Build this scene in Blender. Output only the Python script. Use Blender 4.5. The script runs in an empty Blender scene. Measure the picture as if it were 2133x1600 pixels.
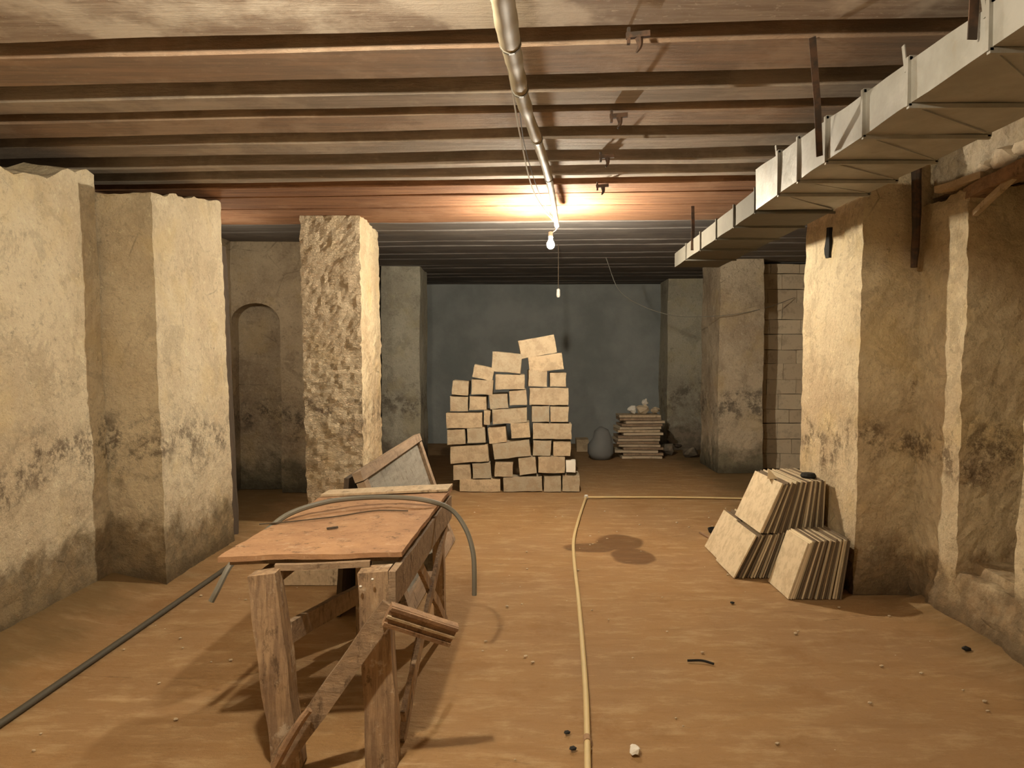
import bpy, bmesh, math, random
from mathutils import Vector, Matrix, noise, Euler
R = math.radians
random.seed(7)
S = bpy.context.scene
C = S.collection
# ------------------------------------------------------------------ camera
CAM = Vector((0, 0, 1.55))
FPX = 1500.0
ROT = Euler((R(90 - 2.1), 0, R(0.515)), 'XYZ')
cd = bpy.data.cameras.new('camera'); cam = bpy.data.objects.new('camera', cd); C.objects.link(cam)
cam.location = CAM; cam.rotation_euler = ROT
cd.sensor_width = 36; cd.lens = FPX / 2133 * 36; cd.clip_start = 0.05
S.camera = cam
# ------------------------------------------------------------------ world, light, exposure
w = bpy.data.worlds.new('world'); S.world = w; w.use_nodes = True
w.node_tree.nodes['Background'].inputs[0].default_value = (0.5, 0.52, 0.55, 1)
w.node_tree.nodes['Background'].inputs[1].default_value = 0.02
BULB_POWER = 215.0
lamp = bpy.data.lights.new('second_bulb_light', 'POINT'); lamp.energy = 150; lamp.color = (1, .87, .66); lamp.shadow_soft_size = .04
lo = bpy.data.objects.new('second_bulb_light', lamp); C.objects.link(lo); lo.location = (-0.72, 1.75, 2.76)
bay = bpy.data.lights.new('left_bay_fill', 'POINT'); bay.energy = 13; bay.color = (1, .87, .68); bay.shadow_soft_size = .05  # unseen fill light, added so the arched niche bay is lit
bo = bpy.data.objects.new('left_bay_fill', bay); C.objects.link(bo); bo.location = (-2.8, 6.75, 2.3)
S.view_settings.view_transform = 'Standard'; S.view_settings.look = 'None'
S.view_settings.exposure = 0.38; S.view_settings.gamma = 1; S.view_settings.use_curve_mapping = False

# ------------------------------------------------------------------ measuring helpers
RM = ROT.to_matrix()
def ray(px, py): return RM @ Vector(((px - 1066.5) / FPX, (800 - py) / FPX, -1))
def P(px, py, Y):
    d = ray(px, py); return CAM + d * (Y / d.y)
def F(px, py, h=0.0):
    d = ray(px, py); return CAM + d * ((h - CAM.z) / d.z)

# ------------------------------------------------------------------ materials
class G:
    def __init__(s, name):
        s.m = bpy.data.materials.new(name); s.m.use_nodes = True; s.t = s.m.node_tree
        s.b = s.t.nodes['Principled BSDF']
        s.pos = s.t.nodes.new('ShaderNodeNewGeometry').outputs['Position']
    def _in(s, sock, v):
        if hasattr(v, 'is_output') or isinstance(v, bpy.types.NodeSocket): s.t.links.new(v, sock)
        elif isinstance(v, (tuple, list)) and len(v) == 3 and sock.type == 'RGBA': sock.default_value = (*v, 1)
        else: sock.default_value = v
    def noise(s, scale, detail=5, rough=.6, vec=None, dist=0.0):
        n = s.t.nodes.new('ShaderNodeTexNoise'); n.inputs['Scale'].default_value = scale
        n.inputs['Detail'].default_value = detail; n.inputs['Roughness'].default_value = rough
        n.inputs['Distortion'].default_value = dist
        s.t.links.new(vec or s.pos, n.inputs['Vector']); return n.outputs['Fac']
    def vor(s, scale, vec=None, feature='DISTANCE_TO_EDGE'):
        n = s.t.nodes.new('ShaderNodeTexVoronoi'); n.feature = feature; n.inputs['Scale'].default_value = scale
        s.t.links.new(vec or s.pos, n.inputs['Vector']); return n.outputs['Distance']
    def scl(s, v, vec=None, loc=(0, 0, 0)):
        n = s.t.nodes.new('ShaderNodeMapping'); n.inputs['Scale'].default_value = v; n.inputs['Location'].default_value = loc
        s.t.links.new(vec or s.pos, n.inputs['Vector']); return n.outputs['Vector']
    def rng(s, v, a, b, c=0.0, d=1.0):
        n = s.t.nodes.new('ShaderNodeMapRange'); n.interpolation_type = 'SMOOTHSTEP'
        s._in(n.inputs['Value'], v)
        for k, x in zip(('From Min', 'From Max', 'To Min', 'To Max'), (a, b, c, d)): n.inputs[k].default_value = x
        return n.outputs['Result']
    def math(s, op, a, b=0.0, c=None):
        n = s.t.nodes.new('ShaderNodeMath'); n.operation = op
        s._in(n.inputs[0], a); s._in(n.inputs[1], b)
        if c is not None: s._in(n.inputs[2], c)
        return n.outputs[0]
    def mix(s, f, a, b, mode='MIX'):
        n = s.t.nodes.new('ShaderNodeMix'); n.data_type = 'RGBA'; n.blend_type = mode
        s._in(n.inputs['Factor'], f); s._in(n.inputs[6], a); s._in(n.inputs[7], b); return n.outputs[2]
    def z(s):
        n = s.t.nodes.new('ShaderNodeSeparateXYZ'); s.t.links.new(s.pos, n.inputs[0]); return n.outputs
    def bump(s, h, strength=.5, dist=.01, prev=None):
        n = s.t.nodes.new('ShaderNodeBump'); n.inputs['Strength'].default_value = strength
        n.inputs['Distance'].default_value = dist; s.t.links.new(h, n.inputs['Height'])
        if prev: s.t.links.new(prev, n.inputs['Normal'])
        return n.outputs['Normal']
    def rnd(s):
        return s.t.nodes.new('ShaderNodeObjectInfo').outputs['Random']
    def obj(s):
        return s.t.nodes.new('ShaderNodeTexCoord').outputs['Object']
    def done(s, col, rough=.9, nrm=None, metal=0.0, spec=.2):
        s._in(s.b.inputs['Base Color'], col); s._in(s.b.inputs['Roughness'], rough)
        s.b.inputs['Metallic'].default_value = metal; s.b.inputs['Specular IOR Level'].default_value = spec
        if nrm: s.t.links.new(nrm, s.b.inputs['Normal'])
        return s.m

def plaster(name, light, mid, stain, foot, relief=.6, stain_h=.93, foot_h=.42, chisel=False):
    g = G(name); x, y, z = g.z()
    n1 = g.noise(1.1, 6, .65); n2 = g.noise(7, 6, .7); n3 = g.noise(38, 4, .7)
    c = g.mix(g.rng(n1, .38, .66), light, mid)
    c = g.mix(g.math('MULTIPLY', g.rng(n2, .52, .72), .45), c, mid)
    pt = g.noise(2.9, 9, .78, None, .6)
    c = g.mix(g.math('MULTIPLY', g.rng(pt, .52, .58), .42), c, tuple(v * .72 for v in mid))
    fl = g.noise(17, 8, .8, None, .4)
    c = g.mix(g.math('MULTIPLY', g.rng(fl, .56, .64), .6), c, tuple(min(.9, v * 1.22) for v in light))
    c = g.mix(g.math('MULTIPLY', g.rng(fl, .44, .37), .5), c, tuple(v * .6 for v in mid))
    fs = g.noise(48, 5, .85)
    c = g.mix(g.math('MULTIPLY', g.rng(fs, .55, .66), .45), c, tuple(v * .5 for v in mid))
    c = g.mix(g.math('MULTIPLY', g.rng(fs, .45, .36), .35), c, tuple(min(.9, v * 1.2) for v in light))
    # yellowish damp areas
    c = g.mix(g.math('MULTIPLY', g.rng(g.noise(2.3, 5), .5, .68), .35), c, tuple(v * k for v, k in zip(light, (.95, .86, .62))))
    # the tide line of mould, about chest-low
    wob = g.math('MULTIPLY', g.math('SUBTRACT', g.noise(2.2, 5), .5), 1.1)
    d = g.math('ABSOLUTE', g.math('SUBTRACT', g.math('ADD', z, wob), stain_h))
    band = g.rng(d, .0, .30, 1, 0)
    spot = g.rng(g.noise(6.5, 9, .85), .46, .58)
    c = g.mix(g.math('MULTIPLY', g.math('MULTIPLY', band, spot), .8), c, stain)
    # dark streaks & scattered pits
    c = g.mix(g.math('MULTIPLY', g.rng(g.noise(14, 6, .75), .62, .72), .5), c, stain)
    # dirty foot
    ft = g.rng(g.math('ADD', z, g.math('MULTIPLY', g.math('SUBTRACT', g.noise(3.1, 6, .7), .5), .9)), foot_h - .16, foot_h + .1, 1, 0)
    c = g.mix(g.math('MULTIPLY', ft, .82), c, g.mix(g.rng(n2, .42, .6), foot, tuple(v * 1.9 for v in foot)))
    # dark line where wall meets floor
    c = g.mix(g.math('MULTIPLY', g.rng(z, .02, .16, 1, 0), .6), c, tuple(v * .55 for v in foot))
    nb = g.bump(n3, relief, .018); nb = g.bump(n2, relief, .035, nb)
    nb = g.bump(pt, relief * .7, .03, g.bump(fl, relief, .02, nb))
    if chisel:
        ch = g.noise(34, 4, .65, g.scl((1.0, 1.0, 1.8), None), 1.0)
        nb = g.bump(ch, 1.0, .03)
    crk = g.vor(1.3, g.scl((1, 1, 1.1)))
    crack = g.rng(g.math('ADD', crk, g.math('MULTIPLY', g.noise(9, 3), .03)), .012, .024, 1, 0)
    c = g.mix(g.math('MULTIPLY', g.math('MULTIPLY', crack, g.rng(g.noise(.9, 2), .52, .6)), .45), c, tuple(v * .6 for v in stain))
    return g.done(c, .95, nb, spec=.1)

M = {}
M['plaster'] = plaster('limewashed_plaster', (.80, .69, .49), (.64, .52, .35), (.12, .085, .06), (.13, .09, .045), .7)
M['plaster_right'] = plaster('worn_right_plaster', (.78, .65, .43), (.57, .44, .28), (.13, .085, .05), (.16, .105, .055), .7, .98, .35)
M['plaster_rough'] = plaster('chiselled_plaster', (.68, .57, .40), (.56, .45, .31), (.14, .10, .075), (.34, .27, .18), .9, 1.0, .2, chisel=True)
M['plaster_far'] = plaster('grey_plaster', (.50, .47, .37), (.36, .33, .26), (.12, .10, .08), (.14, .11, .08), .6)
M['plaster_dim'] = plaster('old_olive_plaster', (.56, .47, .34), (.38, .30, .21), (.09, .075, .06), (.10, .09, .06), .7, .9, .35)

g = G('far_slate_wall')
M['far'] = g.done(g.mix(g.rng(g.noise(1.2, 5), .35, .65), (.34, .36, .35), (.25, .27, .265)), .9, g.bump(g.noise(8, 5), .5, .03))

g = G('ceiling_deck'); st = g.noise(3, 6, .7, g.scl((.5, 7, 7)))
M['deck'] = g.done(g.mix(g.rng(st, .35, .65), (.12, .10, .085), (.22, .18, .14)), .95, g.bump(st, .6, .02))

def joist_mat(name, a, b, pale, amt):
    g = G(name); v = g.scl((.55, 9, 9)); st = g.noise(2.6, 7, .72, v); bl = g.noise(1.6, 5, .65)
    c = g.mix(g.rng(st, .36, .64), a, b)
    c = g.mix(g.math('MULTIPLY', g.rng(bl, .5, .64), amt), c, pale)
    sp = g.noise(30, 5, .8, g.scl((.6, 1.6, 1.6)))
    c = g.mix(g.math('MULTIPLY', g.rng(sp, .58, .68), amt * .9), c, pale)
    return g.done(c, .85, g.bump(sp, .6, .012, g.bump(st, .7, .02)), spec=.25)
M['joist'] = joist_mat('reddish_timber', (.40, .27, .18), (.27, .20, .145), (.54, .42, .31), .5)
M['joist_grey'] = joist_mat('grey_timber', (.42, .34, .27), (.28, .235, .19), (.56, .48, .38), .5)
M['joist_red'] = joist_mat('foxy_red_timber', (.34, .175, .09), (.20, .10, .055), (.46, .28, .17), .4)
M['joist_dark'] = joist_mat('dark_timber', (.17, .15, .135), (.11, .10, .09), (.26, .23, .20), .3)  # darker timber tone for the far joists
M['joist_lime'] = joist_mat('lime_spattered_timber', (.50, .42, .34), (.34, .26, .20), (.75, .68, .58), .9)

# floor with a dark patch of its own shape
g = G('earth_floor'); x, y, z = g.z()
n1 = g.noise(.8, 6, .6); n2 = g.noise(6, 6, .7, g.scl((.6, 1.5, 1))); n3 = g.noise(45, 4, .8)
c = g.mix(g.rng(n1, .36, .66), (.325, .195, .085), (.30, .185, .09))
c = g.mix(g.math('MULTIPLY', g.rng(n2, .47, .68), .55), c, (.46, .33, .18))
c = g.mix(g.math('MULTIPLY', g.rng(g.noise(1.9, 6, .7), .53, .66), .45), c, (.22, .115, .042))
c = g.mix(g.math('MULTIPLY', g.rng(n3, .58, .7), .3), c, (.20, .11, .05))
def blob(cx, cy, rx, ry):
    a = g.math('DIVIDE', g.math('SUBTRACT', x, cx), rx); b = g.math('DIVIDE', g.math('SUBTRACT', y, cy), ry)
    return g.math('ADD', g.math('MULTIPLY', a, a), g.math('MULTIPLY', b, b))
spot_d = None
for px, py, rx, ry in ((1228, 1140, .22, .15), (1290, 1128, .20, .27), (1318, 1158, .17, .24)):
    q = F(px, py); bb = blob(q.x, q.y, rx, ry); spot_d = bb if spot_d is None else g.math('MINIMUM', spot_d, bb)
spot_mask = g.rng(g.math('ADD', spot_d, g.math('MULTIPLY', g.math('SUBTRACT', g.noise(5, 4), .5), .8)), .75, 1.15, 1, 0)
c = g.mix(g.math('MULTIPLY', spot_mask, .75), c, (.10, .048, .018))
ckf = g.vor(1.1, g.scl((.55, 1.0, 1)))
ck2 = g.rng(g.math('ADD', ckf, g.math('MULTIPLY', g.noise(6, 5), .08)), .030, .046, 1, 0)
c = g.mix(g.math('MULTIPLY', g.math('MULTIPLY', ck2, g.rng(g.noise(.7, 2), .52, .6)), .6), c, (.13, .07, .03))
stz = g.noise(4, 8, .78, g.scl((.35, 2.2, 1)))
c = g.mix(g.math('MULTIPLY', g.rng(stz, .5, .6), .45), c, (.26, .15, .065))
c = g.mix(g.math('MULTIPLY', g.rng(stz, .42, .33), .4), c, (.52, .38, .22))
# mossy dirt along the side walls
side = g.math('ABSOLUTE', x)
dirt = g.rng(g.math('ADD', side, g.math('MULTIPLY', g.math('SUBTRACT', g.noise(2.5, 6), .5), .9)), 2.15, 2.75)
c = g.mix(g.math('MULTIPLY', dirt, .7), c, (.12, .082, .032))
M['floor'] = g.done(c, g.mix(spot_mask, (.86,) * 3, (.6,) * 3), g.bump(n3, .6, .008, g.bump(n2, .6, .03)), spec=.2)

g = G('limestone'); rn = g.rnd(); nn = g.noise(9, 6, .7); n4 = g.noise(50, 4, .8)
c = g.mix(rn, (.54, .42, .27), (.38, .33, .24)); c = g.mix(g.math('MULTIPLY', g.rng(nn, .44, .6), .65), c, (.34, .26, .17)); c = g.mix(g.math('MULTIPLY', g.rng(n4, .55, .7), .5), c, (.25, .19, .12))
M['stone'] = g.done(c, .95, g.bump(n4, .7, .006, g.bump(nn, .7, .02)), spec=.1)
g = G('white_limestone'); M['stone_white'] = g.done((.78, .75, .66), .95, g.bump(g.noise(30), .6, .01))

g = G('masonry_block'); nn = g.noise(7, 6, .7); c = g.mix(g.rnd(), (.66, .55, .39), (.54, .44, .31)); c = g.mix(g.math('MULTIPLY', g.rng(nn, .5, .66), .5), c, (.30, .23, .16))
M['masonry'] = g.done(c, .95, g.bump(g.noise(30, 5, .8), .8, .015), spec=.1)

g = G('slab_face'); nn = g.noise(12, 5, .7); rn = g.rnd()
c = g.mix(rn, (.50, .41, .27), (.40, .33, .215)); c = g.mix(g.math('MULTIPLY', g.rng(nn, .5, .66), .4), c, (.66, .54, .36))
M['slab'] = g.done(c, .85, g.bump(nn, .3, .004))
g = G('slab_cream_face'); nn = g.noise(14, 6, .75)
M['slab_face'] = g.done(g.mix(g.rng(nn, .42, .62), (.66, .55, .37), (.52, .42, .27)), .85, g.bump(nn, .3, .004))
g = G('slab_pale'); M['slab_pale'] = g.done(g.mix(g.noise(12), (.74, .62, .43), (.64, .53, .36)), .85)
g = G('slab_dark'); M['slab_dark'] = g.done(g.mix(g.noise(12), (.19, .14, .09), (.11, .08, .052)), .9)

g = G('galvanised_sheet'); nn = g.noise(4, 5, .6); sp = g.vor(35, None, 'F1')
c = g.mix(g.rng(nn, .35, .65), (.42, .41, .375), (.33, .32, .28)); c = g.mix(g.math('MULTIPLY', g.rng(g.noise(11, 5, .75), .55, .7), .4), c, (.32, .28, .21))
M['duct'] = g.done(c, g.mix(nn, (.45,) * 3, (.65,) * 3), g.bump(nn, .35, .03), metal=.35, spec=.4)
g = G('dimmed_sheet'); nn = g.noise(6, 5, .7); M['duct_dimmed'] = g.done(g.mix(nn, (.20, .19, .155), (.13, .12, .10)), .8, g.bump(nn, .3, .02), metal=.2, spec=.2)  # dimness of the far duct put into its colour, despite the bulb nearby
g = G('galvanised_dark'); M['duct_seam'] = g.done((.22, .21, .185), .6, metal=.4)
g = G('rusty_iron'); M['rust'] = g.done(g.mix(g.rng(g.noise(14, 5), .4, .6), (.12, .07, .045), (.06, .045, .035)), .85)
g = G('black_iron'); M['black'] = g.done((.022, .021, .019), .8)

def wood(name, a, b, pale, v=(1.2, 9, 9), amt=.35):
    g = G(name); st = g.noise(3, 7, .7, g.scl(v)); bl = g.noise(9, 6, .75)
    c = g.mix(g.rng(st, .36, .64), a, b); c = g.mix(g.math('MULTIPLY', g.rng(bl, .55, .66), amt), c, pale)
    kn = g.noise(16, 8, .8, g.scl((1, 1, .4)))
    c = g.mix(g.math('MULTIPLY', g.rng(kn, .54, .64), .7), c, (.09, .058, .036))
    c = g.mix(g.math('MULTIPLY', g.rng(kn, .40, .34), .5), c, pale)
    return g.done(c, .88, g.bump(bl, .6, .01, g.bump(st, .7, .008)), spec=.2)
M['post'] = wood('weathered_post_wood', (.44, .31, .19), (.25, .17, .11), (.66, .57, .44), (14, 14, 1.3), .6)
M['bench_top'] = wood('dusty_bench_board', (.42, .25, .135), (.33, .19, .105), (.54, .39, .25), (2, 2, 5), .5)
M['bench_under'] = wood('bench_frame_wood', (.36, .26, .17), (.25, .18, .12), (.5, .4, .28), (3, 9, 9), .3)
M['pale_board'] = wood('pale_board_wood', (.58, .46, .31), (.46, .36, .24), (.66, .56, .40), (9, 2, 9), .3)
M['lath'] = wood('moulding_wood', (.36, .23, .135), (.25, .16, .10), (.50, .37, .25), (3, 6, 9), .3)
M['door_panel'] = wood('grey_panel_paint', (.30, .285, .24), (.22, .21, .18), (.36, .345, .30), (3, 1, 8), .3)
M['door_rail'] = wood('bare_rail_wood', (.38, .28, .19), (.27, .20, .14), (.5, .40, .29), (8, 1, 8), .3)
M['dark_wood'] = wood('dark_jamb_wood', (.10, .075, .055), (.07, .055, .04), (.15, .12, .09), (9, 9, 1), .3)

def plain(name, col, rough=.6, metal=0.0, spec=.3, var=.25):
    g = G(name); nn = g.noise(10, 4)
    return g.done(g.mix(g.math('MULTIPLY', nn, var * 2), col, tuple(v * .6 for v in col)), rough, g.bump(g.noise(60, 3), .2, .002), metal=metal, spec=spec)
M['hose'] = plain('cream_hose', (.66, .52, .27), .6)
M['hose_dark'] = plain('dark_pipe', (.085, .075, .055), .6)
M['cable_grey'] = plain('grey_cable', (.20, .19, .155), .5)
M['wire'] = plain('thin_wire', (.10, .075, .05), .7)
M['wrap'] = plain('taped_sleeve', (.50, .44, .31), .6, spec=.3, var=.5)
M['wirepale'] = plain('pale_wire', (.55, .5, .4), .5)
M['socket'] = plain('white_socket', (.7, .68, .62), .4)
M['bag'] = plain('grey_bag', (.20, .205, .20), .8)
M['paper'] = plain('white_paper', (.8, .76, .68), .8)
g = G('glowing_glass'); g.b.inputs['Base Color'].default_value = (1, 1, 1, 1)
g.b.inputs['Emission Color'].default_value = (1, .89, .71, 1); M['glow'] = g.m; GLOW = g.b

# ------------------------------------------------------------------ object helpers
def tag(o, label=None, cat=None, group=None, kind=None):
    if label: o['label'] = label
    if cat: o['category'] = cat
    if group: o['group'] = group
    if kind: o['kind'] = kind
    return o
def empty(name, loc, label, cat, group=None, kind=None):
    o = bpy.data.objects.new(name, None); C.objects.link(o); o.location = loc; o.empty_display_size = .1
    return tag(o, label, cat, group, kind)
def link(name, bm, mat, parent=None, origin=None, smooth=False):
    """bmesh is in world space; origin (or the parent's location) is subtracted"""
    org = Vector(origin) if origin is not None else Vector((0, 0, 0))
    if parent is not None:
        base = Vector((0, 0, 0)); p = parent
        while p: base += Vector(p.location); p = p.parent
        org = base
    bmesh.ops.translate(bm, vec=-org, verts=bm.verts)
    bmesh.ops.recalc_face_normals(bm, faces=bm.faces)
    me = bpy.data.meshes.new(name); bm.to_mesh(me); bm.free()
    me.materials.append(M[mat] if isinstance(mat, str) else mat)
    if smooth:
        for p in me.polygons: p.use_smooth = True
    o = bpy.data.objects.new(name, me); C.objects.link(o)
    if parent is not None: o.parent = parent
    else: o.location = org
    return o
def nv(v, f, amp, seed=0):
    return noise.noise_vector(v * f + Vector((seed * 3.1, seed * 7.7, seed * 1.3))) * amp
def hexa(bm, c, n=(1, 1, 1), amp=0.0, freq=2.5, fine=0.0, top=None, seed=0, keep_bottom=True):
    """c: 8 corners, bottom 4 (x0y0,x1y0,x1y1,x0y1) then top 4; grid-subdivided skin with noise"""
    c = [Vector(p) for p in c]; nx, ny, nz = n; cache = {}
    def vert(i, j, k):
        key = (i, j, k)
        if key in cache: return cache[key]
        u, v, t = i / nx, j / ny, k / nz
        b = c[0].lerp(c[1], u).lerp(c[3].lerp(c[2], u), v); tt = c[4].lerp(c[5], u).lerp(c[7].lerp(c[6], u), v)
        p = b.lerp(tt, t); q = p.copy()
        if amp: q += nv(p, freq, amp, seed)
        if fine: q += nv(p, 11, fine * .6, seed + 5) + nv(p, 27, fine * .5, seed + 8)
        if keep_bottom and k == 0: q.z = p.z
        if top: q.z += top(p) * max(0, (t - .93) / .07) if nz > 14 else top(p) * t ** 6
        cache[key] = bm.verts.new(q); return cache[key]
    def quad(*k):
        bm.faces.new([vert(*a) for a in k])
    for i in range(nx):
        for j in range(ny):
            quad((i, j, 0), (i, j + 1, 0), (i + 1, j + 1, 0), (i + 1, j, 0)); quad((i, j, nz), (i + 1, j, nz), (i + 1, j + 1, nz), (i, j + 1, nz))
    for i in range(nx):
        for k in range(nz):
            quad((i, 0, k), (i + 1, 0, k), (i + 1, 0, k + 1), (i, 0, k + 1)); quad((i, ny, k), (i, ny, k + 1), (i + 1, ny, k + 1), (i + 1, ny, k))
    for j in range(ny):
        for k in range(nz):
            quad((0, j, k), (0, j, k + 1), (0, j + 1, k + 1), (0, j + 1, k)); quad((nx, j, k), (nx, j + 1, k), (nx, j + 1, k + 1), (nx, j, k + 1))
    return bm
def corners(x0, x1, y0, y1, z0, z1, lean=(0, 0, 0, 0)):
    a, b, c_, d = lean  # top offsets of x0,x1,y0,y1
    return [(x0, y0, z0), (x1, y0, z0), (x1, y1, z0), (x0, y1, z0), (x0 + a, y0 + c_, z1), (x1 + b, y0 + c_, z1), (x1 + b, y1 + d, z1), (x0 + a, y1 + d, z1)]
def slabw(name, mat, x0, x1, y0, y1, z0, z1, cell=.07, amp=.03, fine=.012, lean=(0, 0, 0, 0), top=None, seed=0, freq=1.6, parent=None, label=None, cat=None):
    n = (max(1, min(90, round(abs(x1 - x0) / cell))), max(1, min(90, round((y1 - y0) / cell))), max(1, round((z1 - z0) / cell)))
    bm = hexa(bmesh.new(), corners(x0, x1, y0, y1, z0, z1, lean), n, amp, freq, fine, top, seed)
    o = link(name, bm, mat, parent, origin=((x0 + x1) / 2, (y0 + y1) / 2, z0))
    if parent is None: tag(o, label, cat, kind='structure')
    return o
def bar(bm, p0, p1, w, h, side=None, n=1, amp=0.0, seed=0, w1=None, h1=None):
    p0, p1 = Vector(p0), Vector(p1); d = (p1 - p0).normalized()
    s = Vector(side) if side is not None else (Vector((0, 0, 1)).cross(d) if abs(d.z) < .9 else Vector((1, 0, 0)))
    s = (s - d * s.dot(d)).normalized(); u = d.cross(s)
    rings = []
    for i in range(n + 1):
        t = i / n; p = p0.lerp(p1, t); ww = w + ((w1 if w1 is not None else w) - w) * t; hh = h + ((h1 if h1 is not None else h) - h) * t
        r = []
        for a, b in ((-1, -1), (1, -1), (1, 1), (-1, 1)):
            q = p + s * a * ww / 2 + u * b * hh / 2
            if amp: q += nv(q, 6, amp, seed)
            r.append(bm.verts.new(q))
        rings.append(r)
    bm.faces.new(rings[0][::-1]); bm.faces.new(rings[-1])
    for a, b in zip(rings, rings[1:]):
        for k in range(4): bm.faces.new((a[k], a[(k + 1) % 4], b[(k + 1) % 4], b[k]))
    return bm
def bev(bm, w, seg=1):
    bmesh.ops.bevel(bm, geom=[e for e in bm.edges if e.calc_face_angle(0) > .6], offset=w, segments=seg, affect='EDGES', clamp_overlap=True); return bm
def catmull(pts, n=8):
    pts = [Vector(p) for p in pts]; out = []
    q = [pts[0] * 2 - pts[1]] + pts + [pts[-1] * 2 - pts[-2]]
    for i in range(1, len(q) - 2):
        a, b, c_, d = q[i - 1:i + 3]
        for k in range(n):
            t = k / n
            out.append(.5 * ((2 * b) + (c_ - a) * t + (2 * a - 5 * b + 4 * c_ - d) * t * t + (3 * b - a - 3 * c_ + d) * t ** 3))
    out.append(pts[-1]); return out
def tube(bm, pts, r, sides=8, smooth=True, n=8, wob=0.0):
    pts = catmull(pts, n) if smooth and len(pts) > 2 else [Vector(p) for p in pts]
    rf = r if callable(r) else (lambda t: r)
    rings = []; up = Vector((.13, .21, .97)).normalized()
    for i, p in enumerate(pts):
        d = (pts[min(i + 1, len(pts) - 1)] - pts[max(i - 1, 0)]).normalized()
        s = up.cross(d)
        if s.length < .1: s = Vector((1, 0, 0)).cross(d)
        s.normalize(); u = d.cross(s); up = u
        rr = rf(i / (len(pts) - 1)) * (1 + wob * noise.noise(p * 9))
        rings.append([bm.verts.new(p + (s * math.cos(a) + u * math.sin(a)) * rr) for a in [2 * math.pi * k / sides for k in range(sides)]])
    for a, b in zip(rings, rings[1:]):
        for k in range(sides): bm.faces.new((a[k], a[(k + 1) % sides], b[(k + 1) % sides], b[k]))
    bm.faces.new(rings[0][::-1]); bm.faces.new(rings[-1]); return bm
def lathe(bm, prof, c, sides=16):
    c = Vector(c); rings = []
    for r, z in prof: rings.append([bm.verts.new(c + Vector((math.cos(a) * r, math.sin(a) * r, z))) for a in [2 * math.pi * k / sides for k in range(sides)]])
    for a, b in zip(rings, rings[1:]):
        for k in range(sides): bm.faces.new((a[k], a[(k + 1) % sides], b[(k + 1) % sides], b[k]))
    bm.faces.new(rings[0][::-1]); bm.faces.new(rings[-1]); return bm
def thing(name, bm, mat, label, cat, group=None, origin=None, kind=None, smooth=False):
    if origin is None:
        vs = [v.co for v in bm.verts]; origin = (sum(v.x for v in vs) / len(vs), sum(v.y for v in vs) / len(vs), min(v.z for v in vs))
    return tag(link(name, bm, mat, None, origin, smooth), label, cat, group, kind)
def rag(amp, f=4.0, seed=0):
    return lambda p: amp * (noise.noise(Vector((p.x, p.y, 0)) * f + Vector((seed, 0, 0))) + .5 * noise.noise(Vector((p.x, p.y, 3)) * f * 3))

# ------------------------------------------------------------------ floor
bm = bmesh.new(); nx, ny = 110, 170
X0, X1, Y0, Y1 = -4.6, 5.2, -1.8, 13.4
grid = []
for j in range(ny + 1):
    row = []
    for i in range(nx + 1):
        x = X0 + (X1 - X0) * i / nx; y = Y0 + (Y1 - Y0) * j / ny
        p = Vector((x, y, 0)); z = -.004 + .004 * noise.noise(p * 3)
        e = max(0, -2.35 - x) if y < 6.2 else 0
        e2 = max(0, x - 2.35) if y < 4.6 else 0
        z += min(.10, (e * .22)) + min(.10, e2 * .22)
        row.append(bm.verts.new((x, y, z)))
    grid.append(row)
for j in range(ny):
    for i in range(nx): bm.faces.new((grid[j][i], grid[j][i + 1], grid[j + 1][i + 1], grid[j + 1][i]))
ge = bmesh.ops.extrude_face_region(bm, geom=bm.faces[:])
for v in [a for a in ge['geom'] if isinstance(a, bmesh.types.BMVert)]: v.co.z = -.15
thing('floor', bm, 'floor', 'uneven brown earth floor with a dark patch', 'floor', kind='structure', origin=(0, 0, 0), smooth=True)

# ------------------------------------------------------------------ ceiling: deck and every joist
deck = thing('ceiling', hexa(bmesh.new(), corners(-4.6, 5.2, -1.8, 13.4, 3.06, 3.2), (1, 1, 1)), 'deck', 'dark timber ceiling on close brown cross joists', 'ceiling', kind='structure', origin=(0, 0, 3.06))
SK = -.05
def joist(y0, y1, zb, mat, xa=-4.5, xb=5.1, seed=0, cham=.012):
    bm = bmesh.new(); nn = 64; rings = []
    prof = [(y0, 3.062), (y0, zb + cham), (y0 + cham * .6, zb), (y1 - cham, zb), (y1, zb + cham), (y1, 3.062)]
    for i in range(nn + 1):
        x = xa + (xb - xa) * i / nn; r = []
        for k, (y, z) in enumerate(prof):
            v = Vector((x, y + SK * x, z))
            if 0 < k < 5: v += Vector((0, noise.noise(v * 1.5 + Vector((0, 0, seed))) * .012 + noise.noise(v * 9) * .004, noise.noise(v * 1.1 + Vector((seed, 0, 0))) * .008))
            r.append(bm.verts.new(v))
        rings.append(r)
    for a, b in zip(rings, rings[1:]):
        for k in range(6): bm.faces.new((a[k], a[(k + 1) % 6], b[(k + 1) % 6], b[k]))
    bm.faces.new(rings[0]); bm.faces.new(rings[-1][::-1])
    return link('joist', bm, mat, deck)
J = [(-1.2, -.75), (-.5, -.05), (.25, .65), (.9, 1.3), (1.55, 1.95), (2.08, 2.90), (3.05, 3.37), (3.57, 3.76), (3.88, 4.15), (4.34, 4.58), (4.84, 4.96), (5.20, 5.30), (5.46, 5.75), (5.78, 6.22)]
mats = ['joist', 'joist', 'joist', 'joist', 'joist_lime', 'joist_lime', 'joist', 'joist_grey', 'joist', 'joist_grey', 'joist_grey', 'joist_grey', 'joist_red', 'joist_red']
for k, ((a, b), m) in enumerate(zip(J, mats)): joist(a, b, 2.85, m, seed=k * 3.3)
y = 6.30; k = 0
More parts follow.
